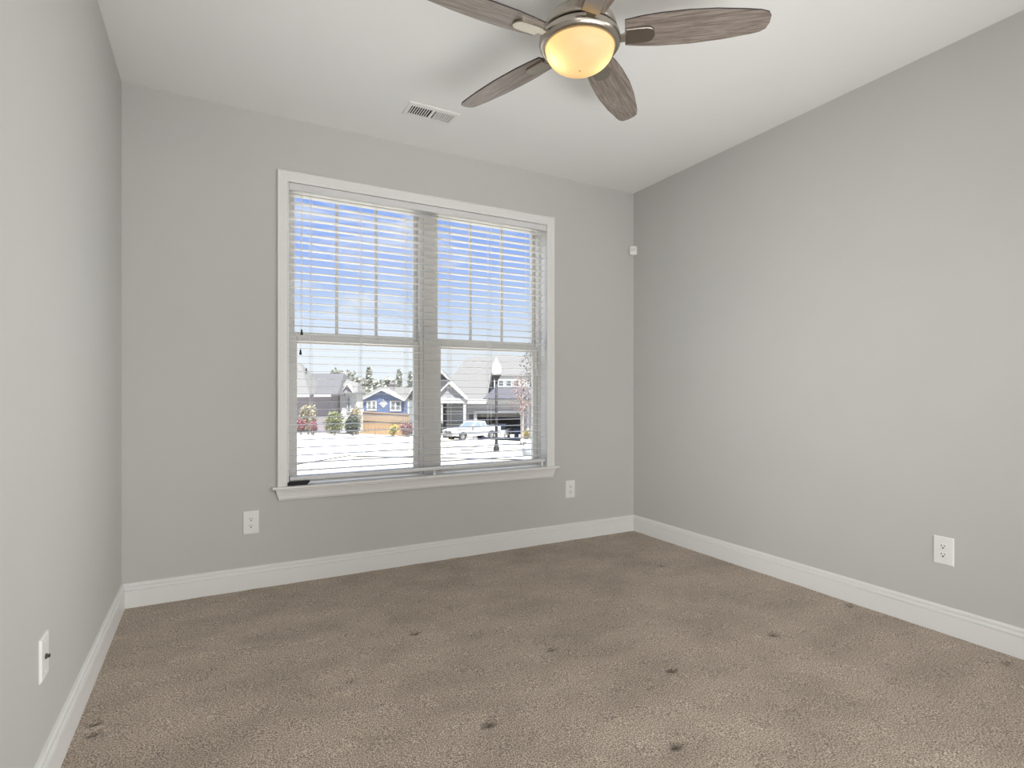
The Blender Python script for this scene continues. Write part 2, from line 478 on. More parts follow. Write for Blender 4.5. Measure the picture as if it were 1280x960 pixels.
# ------------------------------------------------------------------ wall plates
def make_outlet(label, loc, rotz):
    """plate in the local xz plane, its face towards local -y"""
    t = thing('power_outlet', label, 'outlet', loc, rotz, 'white duplex outlets on the walls')
    w, h = 0.0415, 0.0650
    p = MB().loft([[(-w, 0, -h), (w, 0, -h), (w, 0, h), (-w, 0, h)], [(-w, -0.003, -h), (w, -0.003, -h), (w, -0.003, h), (-w, -0.003, h)],
                   [(-w + 0.004, -0.0062, -h + 0.004), (w - 0.004, -0.0062, -h + 0.004), (w - 0.004, -0.0062, h - 0.004), (-w + 0.004, -0.0062, h - 0.004)]])
    p.build('plate', M_plastic, t)
    for s in (1, -1):
        z = 0.0195 * s
        prof = []
        for k in range(24):
            a = 2 * PI * k / 24
            prof.append((0.0172 * math.cos(a), z + max(-0.0135, min(0.0135, 0.0172 * math.sin(a)))))
        r = MB().prism(prof, 'y', -0.0082, -0.0055).build('receptacle', M_plastic, t, 0.0006)
        MB().box(-0.0078, -0.0053, -0.0088, -0.008, z + 0.000, z + 0.0085).build('slot', M_dark, r)
        MB().box(0.0053, 0.0078, -0.0088, -0.008, z + 0.001, z + 0.0075).build('slot', M_dark, r)
        MB().prism([(0.0036 * math.cos(2 * PI * k / 12), z - 0.0065 + 0.0036 * math.sin(2 * PI * k / 12)) for k in range(12)], 'y', -0.0088, -0.008).build('slot', M_dark, r)
    MB().prism([(0.003 * math.cos(2 * PI * k / 12), 0.003 * math.sin(2 * PI * k / 12)) for k in range(12)], 'y', -0.0072, -0.006).build('screw', M_plastic, t)
    return t


make_outlet('white duplex power outlet under the left end of the window', (0.610, 0, 0.379), 0)
make_outlet('white duplex power outlet on the window wall near the right corner', (2.810, 0, 0.386), 0)
make_outlet('white duplex power outlet low on the blank right wall', (W, -2.176, 0.383), R(-90))


def make_cable_plate():
    t = thing('cable_plate', 'white cable wall plate with a stubby dark connector on the left wall', 'wall plate', (0, -1.512, 0.386), R(90))
    w, h = 0.0395, 0.060
    p = MB().loft([[(-w, 0, -h), (w, 0, -h), (w, 0, h), (-w, 0, h)], [(-w, -0.003, -h), (w, -0.003, -h), (w, -0.003, h), (-w, -0.003, h)],
                   [(-w + 0.004, -0.0062, -h + 0.004), (w - 0.004, -0.0062, -h + 0.004), (w - 0.004, -0.0062, h - 0.004), (-w + 0.004, -0.0062, h - 0.004)]])
    p.build('plate', M_plastic, t)
    c = MB()
    c.prism([(0.0075 * math.cos(PI * k / 3), 0.0075 * math.sin(PI * k / 3)) for k in range(6)], 'y', -0.010, -0.006)
    prof = [(0.0052, -0.010), (0.0046, -0.011), (0.0052, -0.012), (0.0046, -0.013), (0.0052, -0.014), (0.0046, -0.015), (0.0052, -0.016), (0.003, -0.0175)]
    c.loft([[(r * math.cos(2 * PI * k / 14), y, r * math.sin(2 * PI * k / 14)) for k in range(14)] for r, y in prof], True)
    c.build('connector', M_brass, t)['label'] = 'dark threaded connector'
    for z in (0.042, -0.042):
        MB().prism([(0.003 * math.cos(2 * PI * k / 12), z + 0.003 * math.sin(2 * PI * k / 12)) for k in range(12)], 'y', -0.0074, -0.006).build('screw', M_plastic, t)


make_cable_plate()


def make_sensor():
    t = thing('motion_sensor', 'small white motion sensor high in the far right corner', 'sensor', (W - 0.0005, -0.0005, 2.229), R(-45))
    # local -y looks out of the corner
    lo = []
    for z, f in ((0.0, 0.90), (0.004, 0.97), (0.020, 1.0), (0.060, 1.0), (0.068, 0.96), (0.072, 0.88)):
        lo.append([(-0.031 * f, -0.032, z), (-0.029 * f, -0.046 * f - 0.002, z), (-0.018 * f, -0.056 * f, z), (0.018 * f, -0.056 * f, z), (0.029 * f, -0.046 * f - 0.002, z), (0.031 * f, -0.032, z), (0.0, -0.001, z)])
    MB().loft(lo).build('housing', M_plastic, t, 0.001)
    ln = MB().loft([[(-0.016, -0.0555, z0), (0.016, -0.0555, z0), (0.014, -0.0555 - d, z0 + 0.0), (-0.014, -0.0555 - d, z0)] for z0, d in ((0.026, 0.001), (0.030, 0.0035), (0.050, 0.0035), (0.054, 0.001))])
    ln.build('lens', mat('cloudy_lens', (0.66, 0.65, 0.63), 0.3, var=0.02), t)


make_sensor()


def make_vent():
    t = thing('ceiling_vent', 'white two-bank air vent in the ceiling between fan and window', 'vent', (1.531, -0.452, H))
    hx, hy = 0.1515, 0.078
    fl = MB()
    ix, iy = 0.128, 0.048
    # flange: four sloped strips around the louvre opening
    out_ = [(-hx, -hy), (hx, -hy), (hx, hy), (-hx, hy)]
    mid = [(-hx + 0.004, -hy + 0.004), (hx - 0.004, -hy + 0.004), (hx - 0.004, hy - 0.004), (-hx + 0.004, hy - 0.004)]
    inn = [(-ix, -iy), (ix, -iy), (ix, iy), (-ix, iy)]
    fl.loft([[(x, y, -0.0005) for x, y in out_], [(x, y, -0.004) for x, y in out_], [(x, y, -0.0075) for x, y in mid], [(x, y, -0.0085) for x, y in inn], [(x, y, -0.002) for x, y in inn]], cap=False)
    fl.box(-0.008, 0.008, -iy, iy, -0.0095, -0.004)
    fl.build('flange', M_plastic, t)
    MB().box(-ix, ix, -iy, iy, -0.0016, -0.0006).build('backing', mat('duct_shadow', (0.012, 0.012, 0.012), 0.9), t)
    for side in (-1, 1):
        lv = MB(); n = 8
        for i in range(n):
            x = side * 0.014 + side * (0.110 / n) * (i + 0.5)
            # blades lean away from the middle bar
            a = side * R(36)
            dx, dz = 0.0050 * math.sin(a), 0.0040 * math.cos(a)
            for q in (0,):
                lv.loft([[(x - dx - 0.0008, y, -0.0062 + dz), (x - dx + 0.0008, y, -0.0062 + dz), (x + dx + 0.0030, y, -0.0064 - dz), (x + dx - 0.0030, y, -0.0064 - dz)] for y in (-iy, iy)])
        lv.build('louvres', M_plastic, t)
    for x in (-0.140, 0.140):
        MB().lathe([(0.0035, -0.0075), (0.0035, -0.0095), (0.0, -0.010)], 12, (x, 0, 0)).build('screw', M_plastic, t)
    MB().box(0.118, 0.121, -0.03, -0.012, -0.018, -0.008).build('damper_lever', M_plastic, t)


make_vent()


# ------------------------------------------------------------------ ceiling fan
def wood_mat():
    m = bpy.data.materials.new('weathered_wood_blade'); m.use_nodes = True
    nt = m.node_tree; b = nt.nodes['Principled BSDF']; N = nt.nodes.new; L = nt.links.new
    b.inputs['Roughness'].default_value = 0.36; b.inputs['Specular IOR Level'].default_value = 0.5
    tc = N('ShaderNodeTexCoord'); mp = N('ShaderNodeMapping'); mp.inputs['Scale'].default_value = (2.2, 34, 34)
    L(tc.outputs['Object'], mp.inputs[0])
    no = N('ShaderNodeTexNoise'); no.inputs['Scale'].default_value = 3.2; no.inputs['Detail'].default_value = 8; no.inputs['Roughness'].default_value = 0.72
    no.inputs['Distortion'].default_value = 0.6
    L(mp.outputs[0], no.inputs['Vector'])
    rp = N('ShaderNodeValToRGB'); e = rp.color_ramp.elements
    e[0].position = 0.30; e[0].color = (0.10, 0.078, 0.064, 1)
    e[1].position = 0.72; e[1].color = (0.40, 0.35, 0.31, 1)
    k = e.new(0.5); k.color = (0.225, 0.185, 0.160, 1)
    L(no.outputs[0], rp.inputs[0]); L(rp.outputs[0], b.inputs['Base Color'])
    bp = N('ShaderNodeBump'); bp.inputs['Strength'].default_value = 0.25; bp.inputs['Distance'].default_value = 0.001
    L(no.outputs[0], bp.inputs['Height']); L(bp.outputs[0], b.inputs['Normal'])
    return m


def bowl_mat():
    """frosted amber glass: passes the bulbs' light on, scattered"""
    m = bpy.data.materials.new('frosted_amber_glass'); m.use_nodes = True
    nt = m.node_tree; nt.nodes.clear(); N = nt.nodes.new; L = nt.links.new
    out = N('ShaderNodeOutputMaterial'); mx = N('ShaderNodeMixShader'); mx.inputs[0].default_value = 0.72
    no = N('ShaderNodeTexNoise'); no.inputs['Scale'].default_value = 5; no.inputs['Detail'].default_value = 3
    rp = N('ShaderNodeValToRGB'); rp.color_ramp.elements[0].color = (0.93, 0.74, 0.44, 1); rp.color_ramp.elements[1].color = (0.98, 0.84, 0.56, 1)
    L(no.outputs[0], rp.inputs[0])
    tr = N('ShaderNodeBsdfTranslucent'); L(rp.outputs[0], tr.inputs[0])
    df = N('ShaderNodeBsdfPrincipled'); df.inputs['Base Color'].default_value = (0.90, 0.80, 0.62, 1); df.inputs['Roughness'].default_value = 0.25
    # the glass itself glows with the lamps inside it
    df.inputs['Emission Color'].default_value = (1.0, 0.62, 0.25, 1); df.inputs['Emission Strength'].default_value = 0.42
    L(df.outputs[0], mx.inputs[1]); L(tr.outputs[0], mx.inputs[2]); L(mx.outputs[0], out.inputs[0])
    return m


def make_fan():
    cx, cy = 1.678, -1.723
    f = thing('ceiling_fan', 'five-bladed ceiling fan with grey wood blades and a lit amber glass bowl', 'ceiling fan', (cx, cy, H))
    M_wood = wood_mat(); M_edge = mat('dark_blade_edge', (0.03, 0.024, 0.02), 0.6, var=0.1)
    zr = 2.470 - H                              # rim of the glass bowl
    zb = 2.497 - H                              # blades
    MB().lathe([(0.0, 0), (0.072, 0), (0.074, -0.012), (0.066, -0.045), (0.035, -0.062), (0.0, -0.062)], 40).build('canopy', M_nickel, f)
    MB().lathe([(0.0, -0.05), (0.014, -0.05), (0.014, -0.13), (0.0, -0.13)], 20).build('downrod', M_nickel, f)
    mo = MB().lathe([(0.0, -0.118), (0.030, -0.118), (0.046, -0.128), (0.085, -0.140), (0.112, -0.154), (0.130, -0.172), (0.141, -0.195), (0.146, -0.214), (0.147, -0.221), (0.136, -0.221), (0.0, -0.221)], 56)
    mo.build('motor_housing', M_nickel, f)
    MB().lathe([(0.0, -0.219), (0.118, -0.219), (0.118, -0.243), (0.0, -0.243)], 40).build('flywheel', M_dark, f)
    rg = MB().lathe([(0.0, zr + 0.036), (0.150, zr + 0.036), (0.1555, zr + 0.031), (0.158, zr + 0.016), (0.1565, zr + 0.006), (0.149, zr - 0.004), (0.140, zr - 0.007), (0.133, zr - 0.006), (0.131, zr + 0.004), (0.0, zr + 0.004)], 64)
    rg.build('light_ring', M_nickel, f)
    prof = []
    for k in range(0, 15):
        a = PI / 2 * k / 14
        prof.append((0.1335 * math.cos(a) ** 0.9 if k < 14 else 0.0, zr - 0.004 - 0.088 * math.sin(a)))
    MB().lathe(prof, 64).build('glass_bowl', bowl_mat(), f)
    MB().lathe([(0.0, zr - 0.0918), (0.004, zr - 0.0918), (0.0035, zr - 0.093), (0.0, zr - 0.0937)], 16).build('finial', M_nickel, f)
    # two bulbs inside the bowl
    for k, (dr, df_, dz) in enumerate(((-0.082, -0.010, -0.036), (0.080, 0.012, -0.034))):
        p = Vector((cx, cy, H + zr + dz)) + RGT * dr + FWD * df_
        ld = bpy.data.lights.new('fan_bulb', 'POINT'); ld.energy = max(1e-4, BULB_WATTS) * (1.0, 0.7)[k]; ld.color = (1.0, 0.76, 0.44); ld.shadow_soft_size = 0.018
        lo = bpy.data.objects.new('fan_bulb', ld); COL.objects.link(lo); lo.location = p
    # blades
    neg = [(0.172, 0.072), (0.23, 0.081), (0.30, 0.086), (0.40, 0.0855), (0.50, 0.0775), (0.60, 0.062), (0.655, 0.051), (0.684, 0.040)]
    pos = [(0.697, 0.010), (0.690, 0.033), (0.672, 0.045), (0.64, 0.051), (0.54, 0.0625), (0.42, 0.0675), (0.30, 0.0625), (0.23, 0.054), (0.177, 0.044)]
    out_ = [(u, -v) for u, v in neg] + [(0.695, -0.022)] + [(u, v) for u, v in pos]
    th = 0.0055
    cz = 0.0
    bl = MB().loft([[(u, v, -th / 2) for u, v in out_], [(u, v, th / 2) for u, v in out_]])
    ed = MB()
    n = len(out_)
    # dark banding around the blade's edge
    c0 = Vector((0.43, 0.0))
    def grow(p, d):
        q = Vector(p); return q + (q - c0).normalized() * d
    ed.loft([[(*grow(p, 0.0005), -th / 2 + 0.0004) for p in out_], [(*grow(p, 0.0018), 0) for p in out_], [(*grow(p, 0.0005), th / 2 + 0.0004) for p in out_]], cap=False)
    # blade iron: a flat plate with a round outer end under the blade, on a short arm from the flywheel
    ir = MB()
    pl = [(0.176, -0.041), (0.176, 0.029), (0.235, 0.029)] + [(0.255 + 0.033 * math.cos(a) * 0.9, -0.006 + 0.034 * math.sin(a)) for a in [PI / 2 - PI * k / 10 for k in range(11)]] + [(0.235, -0.041)]
    ir.loft([[(u, v, -th / 2 - 0.0095) for u, v in pl], [(u * 0.98 + 0.0045, v * 0.95 - 0.0003, -th / 2 - 0.0115) for u, v in pl]][::-1])
    ir.loft([[(u, v, -th / 2 - 0.0001) for u, v in pl], [(u, v, -th / 2 - 0.0095) for u, v in pl]])
    ir.loft([[(0.105, -0.014, -0.016), (0.105, 0.014, -0.016), (0.105, 0.014, -0.006), (0.105, -0.014, -0.006)],
             [(0.150, -0.013, -0.018), (0.150, 0.013, -0.018), (0.150, 0.013, -0.006), (0.150, -0.013, -0.006)],
             [(0.178, -0.022, -0.012), (0.178, 0.018, -0.012), (0.178, 0.018, -0.003), (0.178, -0.022, -0.003)]])
    pitch = Matrix.Rotation(R(-11.5), 4, 'X')
    b0 = e0 = i0 = None
    for k in range(5):
        if k == 0:
            b0 = bl.build('blade', M_wood, f, 0.0008); e0 = ed.build('edge_band', M_edge, b0); i0 = ir.build('blade_iron', M_nickel, b0, 0.0012)
            o = b0
        else:
            o = b0.copy(); COL.objects.link(o); o.parent = f
            for c in (e0, i0):
                q = c.copy(); COL.objects.link(q); q.parent = o
        o.matrix_local = Matrix.Translation((0, 0, zb)) @ Matrix.Rotation(R(-38.1 + 72 * k), 4, 'Z') @ pitch


make_fan()


# ------------------------------------------------------------------ outside: ground, street, houses, plants
# The neighbourhood is laid out along the street in its own axes: l to the side, d away from this house (both in metres from the camera's foot).
def yard(l, d, z=0.0):
    p = Vector((CAM.x, CAM.y, 0)) + RGT * l + FWD * d
    return Vector((p.x, p.y, z))


def lx(px, d): return (px - 640) / FPX * d


def lz(py, d): return CAM.z - (py - HORIZON) / FPX * d


def gz(l, d):
    """height of the falling ground"""
    l = max(-40, min(25, l)); dd = min(d, 62)
    return min(-0.42, 0.274 - 0.073 * dd - 0.0557 * l * min(1, dd / 46) + 0.0)


M_lawn = mat('dry_lawn', (0.36, 0.33, 0.26), 0.95, var=0.10, scale=3, bump=0.5, bscale=30)
M_conc = mat('pale_concrete', (0.48, 0.47, 0.45), 0.9, var=0.04, scale=2)
M_street = mat('sun_bleached_street', (0.48, 0.475, 0.465), 0.9, var=0.05, scale=1.5)


def strip(name, l0, l1, d0, d1, lift, m, nl=24, nd=30):
    vs, fs = [], []
    for j in range(nd + 1):
        for i in range(nl + 1):
            l = l0 + (l1 - l0) * i / nl; d = d0 + (d1 - d0) * j / nd
            vs.append(yard(l, d, gz(l, d) + lift))
    for j in range(nd):
        for i in range(nl):
            a = j * (nl + 1) + i; fs.append((a, a + 1, a + nl + 2, a + nl + 1))
    return MB().add(vs, fs, True).build(name, m)


struct(strip('ground', -70, 60, 4.8, 260, -0.03, M_lawn, 40, 90), 'dry pale lawn falling away from the house', 'lawn')
struct(strip('street', -60, -5.2, 13, 44.2, 0.0, M_street), 'wide sun bleached pavement in front of the wooden fence', 'street')
struct(strip('road', -5.1, 40, 29.5, 36.5, 0.0, M_street), 'pale street crossing in front of the parked pickup', 'street')
struct(strip('sidewalk', -5.1, 40, 17.5, 20.5, 0.0, M_conc), 'white concrete walk in front of the street lamp', 'sidewalk')
struct(strip('driveway', -3.5, 6, 39, 56, 0.01, M_conc), 'pale concrete driveway leading into the open garage', 'driveway')


def house(name, label, l, d, z):
    t = thing(name, label, 'house', yard(l, d, z), -YAW)
    return t


M_wh = mat('white_house_trim', (0.360, 0.360, 0.355), 0.6, var=0.03)
M_lav = mat('lavender_grey_siding', (0.170, 0.146, 0.159), 0.8, var=0.05, stretch=(1, 1, 30))
M_sh_dark = mat('slate_shingles', (0.059, 0.057, 0.062), 0.9, var=0.14, scale=10)
M_sh_pale = mat('pale_grey_shingles', (0.105, 0.102, 0.101), 0.9, var=0.08, scale=8)
M_sh_tan = mat('tan_grey_shingles', (0.092, 0.089, 0.084), 0.9, var=0.08, scale=6)
M_blue = mat('blue_siding', (0.049, 0.078, 0.174), 0.7, var=0.04, stretch=(1, 1, 30))
M_gsid = mat('grey_siding', (0.235, 0.229, 0.241), 0.75, var=0.04, stretch=(1, 1, 30))
M_white_side = mat('white_siding', (0.400, 0.387, 0.375), 0.7, var=0.03, stretch=(1, 1, 30))
M_win = mat('dark_house_glass', (0.10, 0.11, 0.12), 0.2, var=0.2, scale=2)
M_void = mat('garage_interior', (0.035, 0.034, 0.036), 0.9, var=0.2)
M_gutter = mat('dark_gutter', (0.05, 0.045, 0.052), 0.5, var=0.05)


def add_window(t, x0, x1, z0, z1, y, units=2, fr=0.12, depth=0.08):
    """framed window on a wall facing the viewer: white frame, dark panes"""
    w = (x1 - x0)
    f = MB().box(x0 - fr, x1 + fr, y - depth, y, z0 - fr, z0).box(x0 - fr, x1 + fr, y - depth, y, z1, z1 + fr)
    f.box(x0 - fr, x0, y - depth, y, z0, z1).box(x1, x1 + fr, y - depth, y, z0, z1)
    for k in range(1, units):
        xm = x0 + w * k / units; f.box(xm - fr * 0.6, xm + fr * 0.6, y - depth, y, z0, z1)
    zm = (z0 + z1) / 2
    f.box(x0, x1, y - depth * 0.8, y, zm - fr * 0.2, zm + fr * 0.2)
    o = f.build('window', M_wh, t)
    MB().box(x0, x1, y - depth * 0.4, y - depth * 0.2, z0, z1).build('pane', M_win, o)
    return o


def gable(mb_wall, mb_roof, x0, x1, y0, y1, ze, zr, xr=None, over=0.25, th=0.14):
    """gable roof with the ridge running away (along y): wall triangle at y0, two roof slabs"""
    xm = (x0 + x1) / 2 if xr is None else xr
    mb_wall.prism([(x0, ze), (x1, ze), (xm, zr)], 'y', y0, y1)
    for xa, s in ((x0, -1), (x1, 1)):
        dx = xa - xm; dz = ze - zr
        k = over / math.hypot(dx, dz)
        e = (xa + dx * k, ze + dz * k)
        mb_roof.prism([(xm, zr + 0.01), e, (e[0], e[1] + th), (xm, zr + th + 0.01)], 'y', y0 - over, y1 + over)


def left_house():
    d = 42.0
    X = lambda p: lx(p, d) - L0
    Z = lambda p: lz(p, d) - Z0
    L0 = lx(372, d); Z0 = gz(L0, d) - 0.15
    t = house('lavender_house', 'lavender grey house with slate roof and a white side wing', L0, d, Z0)
    xl = X(262)
    ze = Z(494)
    MB().box(xl, X(415), 0, 7, 0, ze).build('wall', M_lav, t)
    # main roof: a hip seen from its front slope
    e0, e1 = xl - 0.3, X(416.5)
    zt = Z(465); yr = 3.5
    e1 = X(424)
    MB().loft([[(e0, -0.4, ze - 0.05), (e1, -0.4, ze - 0.05), (e1, 7.4, ze - 0.05), (e0, 7.4, ze - 0.05)],
               [(e0, -0.4, ze + 0.1), (e1, -0.4, ze + 0.1), (e1, 7.4, ze + 0.1), (e0, 7.4, ze + 0.1)],
               [(e0 + 1.5, yr - 0.05, zt), (X(413.0), yr - 0.05, zt), (X(413.0), yr + 0.05, zt), (e0 + 1.5, yr + 0.05, zt)]]).build('roof', M_sh_dark, t)
    # paler projecting hip roof on the left, its right-hand edge running down to the gutter
    xa = X(373.0); zt2 = Z(453.0); e2 = X(395)
    MB().loft([[(xl, -1.4, ze), (e2, -1.4, ze), (e2, 2.4, ze), (xl, 2.4, ze)],
               [(xl, -1.4, ze + 0.1), (e2, -1.4, ze + 0.1), (e2, 2.4, ze + 0.1), (xl, 2.4, ze + 0.1)],
               [(xl + 1, 0.5, zt2), (xa, 0.5, zt2), (xa, 0.6, zt2), (xl + 1, 0.6, zt2)]]).build('front_roof', M_sh_pale, t)
    MB().box(xl, X(395.5), -1.55, -1.35, ze - 0.12, ze + 0.08).box(X(395.5), X(416), -0.55, -0.4, ze - 0.12, ze + 0.06).build('gutter', M_wh, t)
    # pale corner board and dark downspout
    MB().box(X(414.0), X(415.4), -0.06, 0.0, 0, ze).build('corner_board', M_wh, t)
    MB().tube([(X(414.6), -0.45, ze), (X(416), -0.25, ze - 0.2), (X(416.2), -0.2, ze - 0.5), (X(416.2), -0.2, 0.0)], 0.05, 8).build('downspout', M_gutter, t)
    # white wing to the right with a small gable roof
    zw = Z(491.5)
    MB().box(X(416.6), X(438.5), 1.6, 3.4, 0, zw).build('wing_wall', M_white_side, t)
    r = MB()
    r.loft([[(X(415), 1.2, zw - 0.05), (X(441), 1.2, zw - 0.05), (X(441), 3.6, zw - 0.05), (X(415), 3.6, zw - 0.05)],
            [(X(415), 1.2, zw + 0.06), (X(441), 1.2, zw + 0.06), (X(441), 3.6, zw + 0.06), (X(415), 3.6, zw + 0.06)],
            [(X(421), 2.5, Z(474)), (X(436), 2.5, Z(478)), (X(436), 3.0, Z(478)), (X(421), 3.0, Z(474))]])
    r.build('wing_roof', M_sh_pale, t)
    g = MB(); g2 = MB()
    gable(g, g2, X(420.5), X(435), 1.3, 2.6, zw + 0.05, Z(481), over=0.12, th=0.06)
    g.build('gable_wall', M_lav, t); g2.build('gable_roof', M_wh, t)
    add_window(t, X(427.0), X(430.0), Z(515.5), Z(498), 1.6, units=1, fr=0.05)
    for px, py in ((381, 462), (378.5, 465.5)):
        MB().lathe([(0.06, 0), (0.06, 0.28), (0.09, 0.28), (0.0, 0.36)], 10, (X(px), 0.3, Z(py) - 0.2)).build('roof_vent', M_gutter, t)
    return t


def blue_house():
    d = 72.0
    L0 = lx(478, d); Z0 = gz(L0, d) - 0.6
    X = lambda p: lx(p, d) - L0
    Z = lambda p: lz(p, d) - Z0
    t = house('blue_house', 'small blue gabled house standing behind the wooden fence', L0, d, Z0)
    ze = Z(500)
    MB().box(X(454.5), X(502), 0, 9, 0, ze).build('wall', M_blue, t)
    gw = MB(); gr = MB()
    gable(gw, gr, X(454.0), X(502.5), 0, 5, ze, Z(488.2), xr=X(477.3), over=0.35, th=0.16)
    gw.build('gable_wall', M_blue, t); gr.build('gable_roof', M_wh, t)
    # wide tan roof behind the gable, ridge across
    xa, xb = X(440), X(512)
    MB().loft([[(xa, 1.2, ze + 0.1), (xb, 1.2, ze + 0.1), (xb, 11, ze + 0.1), (xa, 11, ze + 0.1)],
               [(X(461), 6.0, Z(483.5)), (X(514), 6.0, Z(483.5)), (X(514), 6.2, Z(483.5)), (X(461), 6.2, Z(483.5))]]).build('roof', M_sh_tan, t)
    MB().box(X(502), X(512), 1.0, 9, 0, ze + 0.1).build('side_wall', M_blue, t)
    c = MB().box(X(479.4), X(483.7), 4.2, 4.7, Z(492), Z(480)).box(X(478.6), X(484.5), 4.1, 4.8, Z(480), Z(477.4))
    c.build('chimney', M_lav, t)
    add_window(t, X(460.0), X(469.3), Z(511.8), Z(502.3), 0.0, units=2, fr=0.16)
    add_window(t, X(489.2), X(499.8), Z(512.6), Z(502.3), 0.0, units=2, fr=0.16)
    # diamond lattice ornament between the windows
    q = MB(); cx_, cz_ = X(479.3), Z(504.8)
    def bar(p0, p1, w=0.045):
        a, b_ = Vector(p0), Vector(p1); n_ = (b_ - a).orthogonal().normalized() * w
        q.prism([tuple(a + n_), tuple(b_ + n_), tuple(b_ - n_), tuple(a - n_)], 'y', -0.06, 0.0)
    for r_ in (0.46, 0.24):
        c4 = [(cx_ + r_, cz_), (cx_, cz_ + r_), (cx_ - r_, cz_), (cx_, cz_ - r_)]
        for k in range(4): bar(c4[k], c4[(k + 1) % 4])
    bar((cx_ - 0.6, cz_), (cx_ + 0.6, cz_)); bar((cx_, cz_ - 0.6), (cx_, cz_ + 0.6))
    q.build('gable_ornament', M_wh, t)
    return t


def garage_house():
    d = 53.0
    L0 = lx(605, d); Z0 = gz(lx(600, d), d) - 0.1
    X = lambda p: lx(p, d) - L0
    Z = lambda p: lz(p, d) - Z0
    t = house('garage_house', 'large grey house with open garage and gabled porch across the street', L0, d, Z0)
    ze = Z(501.5); xr_ = X(705)
    # front wall with the garage doorway
    g0, g1, gt = X(596.5), X(650.5), Z(516)
    w = MB().box(X(583), g0, 0, 0.25, 0, ze).box(g1, xr_, 0, 0.25, 0, ze).box(g0, g1, 0, 0.25, gt, ze)
    w.box(X(583), X(584), 0.25, 9, 0, ze).box(xr_ - 0.3, xr_, 0.25, 9, 0, ze).box(X(583), xr_, 9, 9.3, 0, ze)
    w.build('wall', M_gsid, t)
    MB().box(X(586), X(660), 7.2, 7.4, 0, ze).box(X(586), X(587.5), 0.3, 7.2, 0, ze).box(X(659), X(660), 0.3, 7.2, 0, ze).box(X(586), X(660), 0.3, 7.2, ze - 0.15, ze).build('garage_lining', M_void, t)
    f = MB().box(g0 - 0.32, g0, -0.1, 0.02, 0, gt + 0.2).box(g1, g1 + 0.32, -0.1, 0.02, 0, gt + 0.2).box(g0, g1, -0.1, 0.02, gt, gt + 0.2)
    f.build('garage_frame', M_wh, t)
    # half raised sectional door
    dm = MB()
    for k in range(2):
        dm.box(g0, g1, 0.3 + k * 0.02, 0.36 + k * 0.02, gt - 0.22 * (k + 1) + 0.01, gt - 0.22 * k)
    dm.build('garage_door', mat('dark_tan_door', (0.094, 0.089, 0.082), 0.7, var=0.05), t)
    # fascia
    MB().box(X(583.5), xr_, -0.62, -0.45, Z(504.5), Z(499)).box(X(583.5), xr_, -0.45, 0.0, Z(504.3), Z(503.3)).build('fascia', M_wh, t)
    # main roof: front slope up to the ridge, hipped at the left
    zt = Z(446.8) + 0.25
    yr = 5.2
    sc = (d + yr) / d
    def XS(p, y): return lx(p, d + y) - L0
    def ZS(p, y): return lz(p, d + y) - Z0
    zrid = ZS(446.5, yr)
    MB().loft([[(X(543), -0.5, Z(500)), (xr_ + 0.5, -0.5, Z(500)), (xr_ + 0.5, 11, Z(500)), (X(543), 11, Z(500))],
               [(XS(584, yr), yr, zrid), (xr_ + 0.5, yr, zrid + 0.25), (xr_ + 0.5, yr + 0.2, zrid + 0.25), (XS(584, yr), yr + 0.2, zrid)]]).build('roof', M_sh_pale, t)
    # larger gable behind the porch: its white rake board crosses the roof
    gr = MB(); y_ = -0.7
    gr.prism([(X(541), Z(500)), (X(583.5), Z(500)), (X(546), Z(459.5)), (X(541), Z(462))], 'y', -0.55, 5)
    gr.build('cross_gable_roof', M_sh_pale, t)
    rk = MB()
    for a, b_ in (((545, 458), (584.5, 499.5)),):
        ax, az, bx, bz = X(a[0]), Z(a[1]), X(b_[0]), Z(b_[1])
        rk.prism([(ax, az), (ax, az + 0.22), (bx, bz + 0.22), (bx, bz)], 'y', -0.8, -0.55)
    rk.build('rake_board', M_wh, t)
    MB().prism([(X(541), Z(497)), (X(552), Z(474.5)), (X(563), Z(474.5)), (X(566.5), Z(480)), (X(556), Z(497))], 'y', -1.0, -0.8).build('side_roof', M_sh_dark, t)  # dark shingle colour stands in for the side slope's shade
    # porch: small gable on white columns
    pw = MB(); pr = MB()
    gable(pw, pr, X(547.5), X(583.5), -2.4, -0.85, Z(497.5), Z(480.5), xr=X(565), over=0.22, th=0.2)
    pw.build('porch_gable', M_gsid, t); pr.build('porch_roof', M_wh, t)
    MB().box(X(547), X(585), -2.5, -2.2, Z(503.5), Z(497.3)).build('porch_beam', M_wh, t)
    for p0, p1 in ((549.6, 552.4), (555.2, 557.3), (581.8, 585.0)):
        MB().box(X(p0), X(p1), -2.45, -2.2, 0, Z(503.5)).build('porch_column', M_wh, t, 0.02)
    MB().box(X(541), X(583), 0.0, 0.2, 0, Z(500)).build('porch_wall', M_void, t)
    MB().box(X(558), X(581), -0.06, 0.0, Z(545), Z(504.5)).build('porch_door', M_win, t)
    for pa, pb in ((531, 529.5), (514.5, 513.3)):
        MB().box(X(558), X(581), -0.5, -0.42, Z(pa), Z(pb)).build('porch_rail', M_wh, t)
    # dormer with three small windows above a dark shed roof
    y2 = -0.25
    def XD(p): return lx(p, d + y2) - L0
    def ZD(p): return lz(p, d + y2) - Z0
    MB().box(XD(617.5), XD(672), y2, y2 + 3.2, ZD(488), ZD(470.5)).build('dormer_wall', M_wh, t)
